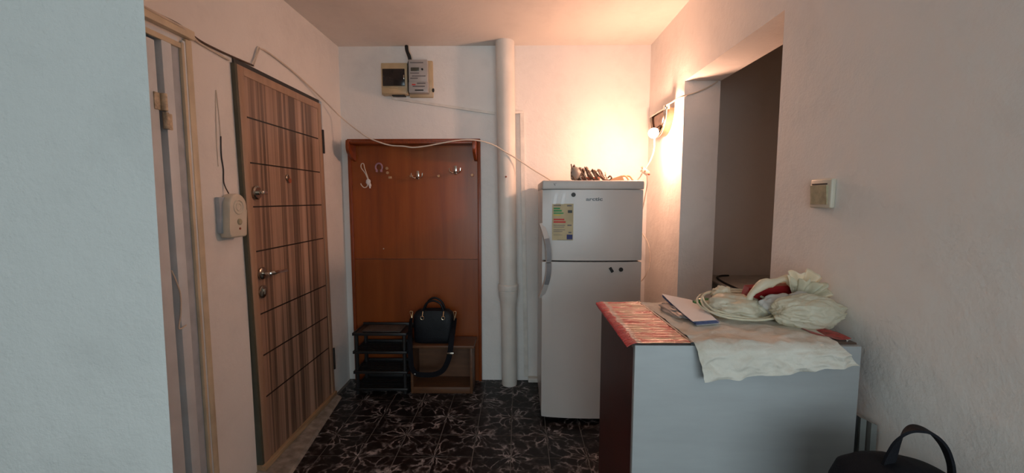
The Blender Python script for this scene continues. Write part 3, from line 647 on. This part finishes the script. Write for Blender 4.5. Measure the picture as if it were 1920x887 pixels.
# ================================================================== WALL LAMP
wlp = thing('wall_lamp', (.93, 2.70, 1.80), 'chrome half round wall lamp without its shade and with a lit bulb', 'lamp')
LY, LZ, LR = 2.70, 1.905, .150
half = arc(LY, LZ, LR, 180, 360, 26)
obj('backplate', B().prism(half, .885, .93, 'x', .003), M['lamp_plate'], wlp)
rim = [(.880, y, z) for y, z in half]
obj('rim', B().tube(rim, .0075, 8, False).tube([(.880, LY-LR, LZ), (.880, LY+LR, LZ)], .006, 8, False), M['chrome'], wlp)
half2 = arc(LY, LZ, LR-.03, 180, 360, 22)
obj('inner_rim', B().tube([(.879, y, z) for y, z in half2], .005, 8, False), M['dark_chrome'], wlp)
obj('clamp', B().box(.868, .898, LY-LR-.012, LY-LR+.025, LZ-.012, LZ+.016, .004), M['chrome'], wlp)
ax = Vector((.885, 2.66, 1.812)); bl = Vector((.803, 2.535, 1.753)); dv = (bl-ax).normalized()
obj('socket', B().tube([ax, ax+dv*.100], .014, 14, False), M['dark_chrome'], wlp)
bb = B(); 
q = [(bl+dv*d, r) for d, r in ((-.055, .011), (-.045, .014), (-.03, .022), (-.012, .028), (.004, .029), (.016, .024), (.025, .014), (.029, .004))]
bb.tube([p for p, _ in q], lambda t: [r for _, r in q][min(7, int(round(t*7)))], 16, False)
tag(obj('bulb', bb, M['bulb'], wlp), 'glowing warm bulb')
tag(obj('lamp_cord', B().tube([(.875, LY-LR+.005, LZ+.012), (.885, 2.50, 1.92), (.905, 2.44, 1.932), (.925, 2.405, 1.938), (.99, 2.404, 1.955), (1.06, 2.404, 1.985), (1.11, 2.405, 2.016)], .0045, 8), M['cord_white'], base=(.95, 2.45, 1.91)), 'thin cord rising from the wall lamp into the square opening', 'cord')
hc = thing('hanging_plug_cord', (.79, 2.60, 1.47), 'white cord with a terminal block hanging from the lit lamp to the fridge', 'cord')
obj('cord', B().tube([(.86, 2.66, 1.79), (.842, 2.63, 1.73), (.833, 2.61, 1.66), (.812, 2.60, 1.60), (.788, 2.60, 1.553)], .004, 8), M['cord_white'], hc)
obj('terminal_block', B().box(-.024, .024, -.012, .012, -.015, .015, .004, 2, Matrix.Rotation(R(35), 3, 'Y')), M['ivory'], hc, base=None).location = Vector((.778, 2.60, 1.532))
obj('terminal_screw', B().tube([(.758, 2.587, 1.552), (.756, 2.58, 1.556)], .006, 8).tube([(.797, 2.587, 1.515), (.80, 2.58, 1.512)], .006, 8).tube([(.775, 2.587, 1.532), (.774, 2.582, 1.533)], .005, 8), M['brick'], hc)
obj('cord', B().tube([(.762, 2.60, 1.52), (.748, 2.60, 1.495), (.725, 2.60, 1.476), (.70, 2.60, 1.4755)], .004, 8), M['cord_white'], hc)
obj('cord', B().tube([(.79, 2.60, 1.52), (.797, 2.61, 1.49), (.80, 2.62, 1.44), (.795, 2.68, 1.3)], .004, 8), M['cord_white'], hc)

# ================================================================== WALL CABLES
wc = thing('wall_cable', (-1.27, 1.9, 1.98), 'cable running above the white doorway to the top of the striped door', 'cable')
x = LX+.007
obj('cable', B().tube([(x, 1.12, 2.02), (x, 1.478, 2.012), (x+.004, 1.60, 2.01), (x, 1.70, 1.992), (x, 1.80, 1.99), (x, 1.878, 1.992), (x, 1.96, 1.996), (x, 2.04, 2.0)], .0045, 7), M['cord_brown'], wc)
tag(obj('cable', B().tube([(x+.012, 1.12, 2.008), (x+.022, 1.52, 2.0), (x+.016, 1.62, 1.997), (x, 1.70, 1.982), (x, 1.80, 1.975), (x, 1.87, 1.97)], .0045, 7), M['cord_white'], wc), 'pale second cable')
sag = thing('sagging_cable', (-.7, 2.86, 1.70), 'pale cable sagging from the striped door across the coat panel to the fridge', 'cable')
obj('cable', B().tube([(x, 2.03, 1.998), (x+.004, 2.06, 2.05), (x, 2.085, 2.098), (x, 2.10, 2.10), (x+.004, 2.07, 2.06), (x, 2.045, 1.998)], .0035, 7), M['cord_white'], sag)
obj('cable', B().tube([(x, 2.10, 2.10), (x, 2.15, 2.105), (x+.004, 2.30, 2.09), (-1.268, 2.475, 2.063), (-1.245, 2.70, 1.995), (-1.20, 2.86, 1.914), (-1.10, 2.86, 1.832), (-1.022, 2.86, 1.779), (-.93, 2.86, 1.742), (-.86, 2.86, 1.725), (-.78, 2.857, 1.720), (-.715, 2.857, 1.712), (-.62, 2.857, 1.722), (-.514, 2.86, 1.742), (-.42, 2.86, 1.757), (-.333, 2.86, 1.763), (-.243, 2.865, 1.752), (-.163, 2.885, 1.727), (-.10, 2.888, 1.69), (-.02, 2.89, 1.643), (.10, 2.89, 1.565), (.19, 2.88, 1.51), (.24, 2.85, 1.478), (.30, 2.8, 1.4755)], .0045, 8), M['cord_white'], sag)

# ================================================================== DOOR CHIME
ch = thing('door_chime', (-1.26, 1.82, 1.19), 'white wall chime with round speaker and two buttons beside the striped door', 'chime')
cyy, czz = 1.815, 1.327
o2 = arc(cyy, czz, .058, -18, 190, 18)+[(cyy-.064, 1.235), (cyy-.062, 1.212)]+arc(cyy-.05, 1.206, .012, 190, 270, 4)+arc(cyy+.038, 1.206, .012, 270, 350, 4)+[(cyy+.052, 1.28)]
obj('body', B().prism(o2, LX+.003, LX+.05, 'x', .008), M['ivory'], ch)
tag(obj('back_box', B().box(LX, LX+.02, cyy-.075, cyy+.01, 1.215, 1.37, .004), M['bluegrey'], ch), 'blue grey box behind the chime')
obj('speaker_ring', B().tube([(LX+.05, cyy+.03*math.cos(R(a)), czz+.03*math.sin(R(a))) for a in range(0, 360, 20)], .004, 6, True, True).tube([(LX+.05, cyy+.016*math.cos(R(a)), czz+.016*math.sin(R(a))) for a in range(0, 360, 24)], .003, 6, True, True), M['ivory'], ch)
obj('button', B().lathe([(.014, LX+.048), (.014, LX+.053), (.010, LX+.056)], (0, cyy, 1.262), 'x', 18), M['switch_key'], ch)
obj('button', B().lathe([(.005, LX+.048), (.005, LX+.053)], (0, cyy, 1.232), 'x', 12), M['brick'], ch)
cw = thing('chime_wire', (-1.275, 1.80, 1.38), 'thin dark wire climbing the wall above the white chime', 'wire')
obj('wire', B().tube([(LX+.02, 1.80, 1.385), (LX+.004, 1.797, 1.43), (LX+.003, 1.80, 1.49), (LX+.003, 1.793, 1.55), (LX+.003, 1.797, 1.63)], .0025, 6), M['cord_dark'], cw)
tag(obj('wire', B().tube([(LX+.003, 1.797, 1.63), (LX+.002, 1.793, 1.74), (LX+.002, 1.786, 1.82), (LX+.002, 1.778, 1.74), (LX+.002, 1.772, 1.6), (LX+.002, 1.772, 1.5)], .0016, 6), M['cord_white'], cw), 'painted over upper part of the wire')

# ================================================================== LIGHT SWITCH
sw = thing('light_switch', (.925, 1.285, 1.33), 'yellowed light switch on the white wall above the counter', 'light switch')
obj('frame_plate', B().box(.915, .93, 1.238, 1.328, 1.334, 1.422, .005, 3), M['ivory'], sw)
obj('rocker', B().hexa([(.9125, 1.250, 1.345), (.916, 1.250, 1.345), (.916, 1.318, 1.345), (.9125, 1.318, 1.345), (.908, 1.250, 1.402), (.916, 1.250, 1.402), (.916, 1.318, 1.402), (.908, 1.318, 1.402)]), M['switch_key'], sw)
obj('rocker_gap', B().box(.9135, .917, 1.255, 1.318, 1.404, 1.408), M['seal'], sw)

# ================================================================== SIDE ROOM CABINET
lc = thing('side_room_cabinet', (1.5, 2.45, 0), 'low grey cabinet half hidden in the dark room beyond the opening', 'cabinet')
gc = mat('grey_cabinet_paint', (.50, .47, .42), .5)
obj('top_board', B().box(1.19, 2.1, 2.15, 2.72, .845, .865, .003), gc, lc)
obj('carcass', B().box(1.2, 2.09, 2.17, 2.71, 0, .845), gc, lc)
obj('door_panel', B().box(1.205, 1.64, 2.155, 2.17, .06, .84, .003), gc, lc); obj('door_panel', B().box(1.645, 2.085, 2.155, 2.17, .06, .84, .003), gc, lc)
tag(obj('black_cable', B().tube([(1.36, 2.68, .869), (1.30, 2.66, .871), (1.25, 2.6, .87), (1.215, 2.45, .871), (1.205, 2.30, .871), (1.20, 2.20, .871)], .006, 8), M['black'], base=(1.25, 2.4, .865)), 'black cable curling over the grey cabinet in the dark side room', 'cable')

# ================================================================== COUNTER CABINET
ct = thing('counter_cabinet', (.59, 1.25, 0), 'waist high cabinet with white front board and maroon side by the right wall', 'cabinet')
KX0, KX1, KY0, KY1, KZ = .299, .872, 1.04, 1.462, .992
obj('front_board', B().box(KX0, KX1, KY0, KY0+.018, 0, KZ-.004, .0015), M['counter'], ct)
tag(obj('side_board', B().box(KX0-.001, KX0+.017, KY0+.018, KY1, 0, KZ-.016), M['maroon'], ct), 'dark maroon side board')
obj('side_board', B().box(KX1-.018, KX1, KY0+.018, KY1, 0, KZ-.016), M['maroon'], ct)
tag(obj('top_board', B().box(KX0-.004, KX1+.001, KY0+.017, KY1+.004, KZ-.016, KZ, .0015), M['board'], ct), 'dark brown top board')
obj('screw', B().lathe([(.004, KZ-.001), (.004, KZ+.0015)], (.862, 1.075, 0), 'z', 10), M['chrome'], ct)
# red wrapping film on top
def foil(u, v):
    x0, y0 = .285+(.285-.27)*0, 1.03; 
    a = Vector((.262, 1.455, KZ+.004)).lerp(Vector((.428, 1.462, KZ+.004)), u); b_ = Vector((.275, 1.028, KZ+.004)).lerp(Vector((.438, 1.034, KZ+.004)), u)
    p = b_.lerp(a, v)
    if u < .18:
        k = (.18-u)/.18; p.z -= .010*k*k; p.x = max(p.x, KX0-.024)
        pass
    n = noise.noise(Vector((p.x*10, p.y*60, 1.0)))*.5+noise.noise(Vector((p.x*45, p.y*90, 3.0)))*.3
    p.z += .0035*(n+.6)
    return p
tag(obj('wrapping_sheet', B().grid(foil, 36, 90, .0006), M['foil'], smooth=80), 'shiny red printed plastic sheet covering the end of the counter beside the cloth', 'wrapping sheet')
tag(obj('edge_strip', B().hexa([(.426, 1.466, KZ+.0005), (.434, 1.466, KZ+.0005), (.446, 1.034, KZ+.0005), (.438, 1.034, KZ+.0005), (.426, 1.466, KZ+.007), (.433, 1.466, KZ+.007), (.445, 1.034, KZ+.007), (.438, 1.034, KZ+.007)]), M['black'], smooth=0), 'black edging strip between the red sheet and the cloth', 'strip')
# cloth
def cloth(u, v):
    # v: 0 back .. .72 front edge .. 1 hanging hem
    xl = .436+.012*min(v/.72, 1)+(.018*max(0, (v-.72)/.28)); xr = .845-.034*min(v/.72, 1)+.036*max(0, (v-.72)/.28)
    x = xl+(xr-xl)*u; ed = 1.028
    drop = .088-.045*u+.006*noise.noise(Vector((u*7, 2, 0)))
    n = noise.noise(Vector((x*22, v*9, 0)))+.5*noise.noise(Vector((x*50, v*24, 5)))
    rg_ = .5-abs(noise.noise(Vector((x*13+v*3, v*7-x*5, 9))))*1.6
    if v <= .72:
        y = 1.452+(ed+.008-1.452)*v/.72; z = KZ+.0035+.005*max(0, n+.4)+.009*max(0, rg_)*min(1, v*2)
    else:
        t = (v-.72)/.28; bend = min(t/.12, 1)
        y = ed+.008*(1-bend)-.005*bend-.020*max(0, rg_+.1)*min(1, t*2)-.009*(n+.6)*min(1, t*2); z = KZ+.0035*(1-bend)-drop*t
        y = min(y, ed+.009)
    return Vector((x, y, z))
tag(obj('cloth', B().grid(cloth, 80, 90, .0012), M['cloth'], smooth=80), 'stained off white cloth draped over the counter top and front edge', 'cloth')
# papers
pp = thing('folded_papers', (.54, 1.31, KZ+.008), 'folded white papers with blue inner print lying on the cloth', 'papers')
def sheet(dx, dz, curl, n_=1):
    A, Bq, C, D = Vector((.505, 1.447, 1.012)), Vector((.60, 1.425, 1.010)), Vector((.573, 1.185, 1.008)), Vector((.498, 1.168, 1.008))
    def fn(u, v):
        p = D.lerp(C, u).lerp(A.lerp(Bq, u), v); p.z += .004+dz+curl*v*v*(1-u)+.002*math.sin(v*5+dx*60)*u; p.x += dx*(1-v); p.y += -dx*.4*(1-v); return p
    return B().grid(fn, 8, 14, .0007)
for k, (dx, dz, m_) in enumerate(((.010, -.009, 'paper'), (.006, -.0065, 'bluepaper'), (.008, -.004, 'bluepaper'), (.003, -.0015, 'bluepaper'), (0, .0015, 'paper'))):
    o = obj('sheet', sheet(dx, dz, .012), M[m_], pp, smooth=60)
    if m_ == 'bluepaper': o['label'] = 'blue printed inner sheet'
tag(obj('clear_bag', B().blob((.505, 1.315, KZ+.014), (.035, .075, .008), 12, .5, 2.2, zmin=KZ+.0095), M['bag_clear'], smooth=180), 'crumpled clear plastic bag half under the folded papers', 'bag')
# crumpled small bag, coil, green packet
CZ0 = KZ+.010
tag(obj('crumpled_bag', B().blob((.672, 1.285, CZ0+.024), (.078, .075, .036), 21, .24, 1.8, zmin=CZ0, fold=.10, sub=5).blob((.665, 1.345, CZ0+.052), (.03, .022, .022), 5, .45, 2, zmin=CZ0).blob((.735, 1.27, CZ0+.018), (.045, .04, .024), 14, .35, 2, zmin=CZ0), M['bag_white'], smooth=180), 'small crumpled white plastic bag lying inside the cream cable coil', 'bag')
tag(obj('green_packet', B().blob((.625, 1.385, CZ0+.012), (.032, .025, .014), 6, .25, 2, zmin=CZ0, sub=3), mat('green_film', (.02, .20, .05), .3), smooth=180), 'small dark green packet behind the cable coil', 'packet')
coil = []
for i in range(0, 4*22+1):
    a = 2*math.pi*i/22+.4; k = i/88; j = .011*math.sin(i*.37+1)
    rx, ry = .112+j-.004*k, .092+j*.7
    px, py = .685+rx*math.cos(a), 1.283+ry*math.sin(a)
    coil.append((px, py, KZ+.018+.003*math.sin(i*.9)+(py-1.19)*.27*(1 if k < .5 else .8)+.003*k))
cc = thing('cable_coil', (.685, 1.28, KZ+.008), 'cream cable wound in a loose coil around the crumpled bag', 'cable')
obj('cable', B().tube(coil, .0033, 7, False), M['cord_cream'], cc)
obj('cable_tie', B().tube([(.786+.016*math.cos(R(a)), 1.262, 1.035+.020*math.sin(R(a))) for a in range(0, 360, 30)], .0055, 8, True, True), M['cord_cream'], cc)
obj('cable_end', B().tube([(.78, 1.30, 1.05), (.765, 1.29, 1.06), (.745, 1.30, 1.068), (.76, 1.27, 1.055), (.79, 1.24, 1.04), (.80, 1.225, 1.02)], .0042, 8), M['cord_cream'], cc)
# large open bag
bg = thing('open_carrier_bag', (.82, 1.25, KZ+.001), 'large open white carrier bag slumped against the wall with red goods inside', 'bag')
def hood(u, v):
    a = math.pi*u; ph_ = (math.pi/2)*v
    rx, ry, rz = .112, .075, .122
    fold = 1+.10*noise.noise(Vector((math.cos(a)*2.2, math.sin(a)*2.2, v*2.0+4)))+.05*noise.noise(Vector((u*16, v*3, 2)))
    x = .800-rx*math.cos(a)*math.cos(ph_*.92)*fold; y = 1.268+ry*math.sin(ph_)*1.0; z = KZ+.004+rz*math.sin(a)*math.cos(ph_*.80)*fold
    y -= .02*(1-v)*math.sin(a)*(1-u)
    return Vector((min(x, .922), y, max(z, KZ+.002)))
obj('hood', B().grid(hood, 44, 18, .0012), M['bag_white'], bg, smooth=180)
rim_p = [hood(i/30, 0) for i in range(31)]
obj('rolled_rim', B().tube(rim_p, lambda t: .0125+.004*math.sin(t*23), 8, False), M['bag_white'], bg, smooth=180)
obj('slumped_side', B().blob((.832, 1.185, KZ+.046), (.094, .058, .047), 33, .17, 1.9, zmin=KZ+.0045, fold=.075, sub=6, xmax=.925), M['bag_white'], bg, smooth=180)
def fan(cx, cy_, cz_, a0, a1, ln, seed, ruf):
    def fn(u, v):
        a = R(a0+(a1-a0)*u); r = ln*v*(1+.22*noise.noise(Vector((u*4, seed, 0)))+.10*noise.noise(Vector((u*11, seed, 3)))) + .006
        w_ = ruf*v*(math.sin(u*15+seed)+.7*noise.noise(Vector((u*9, v*3, seed))))
        return Vector((min(cx+r*math.cos(a), .924), cy_+w_-.02*v, cz_+r*math.sin(a)))
    return fn
tw = B().grid(fan(.845, 1.262, 1.045, 48, 118, .098, 2, .012), 40, 12, .0009).grid(fan(.85, 1.245, 1.05, 8, 60, .078, 7, .011), 36, 12, .0009).grid(fan(.845, 1.252, 1.04, 30, 95, .080, 5, .013), 36, 12, .0009)
obj('twisted_top', tw, M['bag_white'], bg, smooth=180)
tag(obj('red_package', B().hexa([(.705, 1.285, 1.02), (.86, 1.285, 1.02), (.86, 1.325, 1.02), (.705, 1.325, 1.02), (.712, 1.275, 1.088), (.855, 1.275, 1.098), (.855, 1.318, 1.098), (.72, 1.318, 1.088)]), mat('dark_red_film', (.26, .012, .014), .3), smooth=0), 'dark red package showing in the mouth of the carrier bag', 'package')
tag(obj('white_packet', B().blob((.785, 1.240, 1.045), (.055, .028, .030), 41, .25, 1.8, sub=4, zmin=KZ+.005).blob((.835, 1.228, 1.068), (.032, .014, .020), 43, .2, 1.8, sub=3), M['bag_packet'], smooth=180), 'small white packet propped in the mouth of the carrier bag', 'packet')
tag(obj('red_leaflet', B().grid(lambda u, v: Vector(((.79+.075*u+.004*v), 1.085+.095*v-.02*u, KZ+.0065+.003*math.sin(u*7+v*3))), 10, 8, .0006), mat('red_leaflet_print', (.36, .03, .03), .35, var=.5, scale=60), smooth=60), 'red glossy leaflet under the carrier bag by the wall', 'leaflet')

# ================================================================== SLATS IN THE GAP
for k, (x0, y0, zt, m_, lab) in enumerate(((.8755, 1.075, .802, 'black', 'dark narrow board tucked beside the white counter front'), (.8915, 1.068, .797, 'slat', 'grey metal slat next to the dark board by the counter'), (.9085, 1.055, .790, 'slat', 'grey metal slat nearest the wall beside the counter'))):
    tag(obj('narrow_board', B().hexa([(x0, y0-.03, .001), (x0+.012, y0-.03, .001), (x0+.012, y0+.03, .001), (x0, y0+.03, .001), (x0+.002, y0-.016, zt-.004), (x0+.014, y0-.02, zt-.008), (x0+.014, y0+.04, zt-.008), (x0+.002, y0+.04, zt-.004)]), M[m_], smooth=0), lab, 'board', 'boards beside the counter')

# ================================================================== BLACK BAG ON STOOL
bs = thing('stool', (.745, .79, .001), 'wooden stool carrying the black bag in front of the counter', 'stool')
obj('seat', B().lathe([(.15, .44), (.155, .445), (.155, .465), (.15, .47)], (.745, .79, 0), 'z', 32), M['stool_wood'], bs)
for sx, sy in ((1, 1), (1, -1), (-1, 1), (-1, -1)): obj('leg', B().tube([(.745+sx*.12, .79+sy*.12, .001), (.745+sx*.09, .79+sy*.09, .44)], .014, 10, False), M['stool_wood'], bs)
bk = thing('black_bag', (.745, .79, .471), 'black fabric bag with one tall loop handle in front of the counter', 'bag')
def sack(u, v):
    cx, cy_ = .772, .80; an = 2*math.pi*u; c, s_ = math.cos(an), math.sin(an); e = .6
    prof = [(0, .09, .06), (.01, .115, .07), (.1, .125, .075), (.22, .127, .075), (.31, .124, .07), (.345, .112, .062), (.36, .085, .05), (.369, .045, .03), (.372, .001, .001)]
    k = v*(len(prof)-1); i = min(int(k), len(prof)-2); t = k-i; h, a, d = [prof[i][q]*(1-t)+prof[i+1][q]*t for q in range(3)]
    x = a*math.copysign(abs(c)**e, c); y = d*math.copysign(abs(s_)**e, s_)
    n = noise.noise(Vector((x*12, y*12, h*9+3)))*.006*min(1, h*20)
    skew = -.025*max(0, x/.12)*(h/.38)
    return Vector((cx+x+n, cy_+y+n, .472+h+skew+n*.5))
kb = B().grid(sack, 40, 24, closed_u=True); bmesh.ops.holes_fill(kb.bm, edges=[e for e in kb.bm.edges if e.is_boundary], sides=100)
obj('body', kb, M['black_fabric'], bk, smooth=180)
obj('loop_handle', B().ribbon([((.730, .79, .835), (1, .1, 0)), ((.737, .79, .86), (1, .2, 0)), ((.746, .79, .885), (.9, .5, -.3)), ((.762, .79, .906), (.5, .9, -.3)), ((.783, .79, .913), (0, 1, 0)), ((.808, .79, .905), (.1, 1, 0)), ((.83, .79, .885), (.15, 1, 0)), ((.845, .79, .86), (.3, 1, 0)), ((.855, .79, .83), (.4, .9, 0)), ((.856, .79, .80), (.5, .8, 0))], .024, .005), M['black_fabric'], bk)
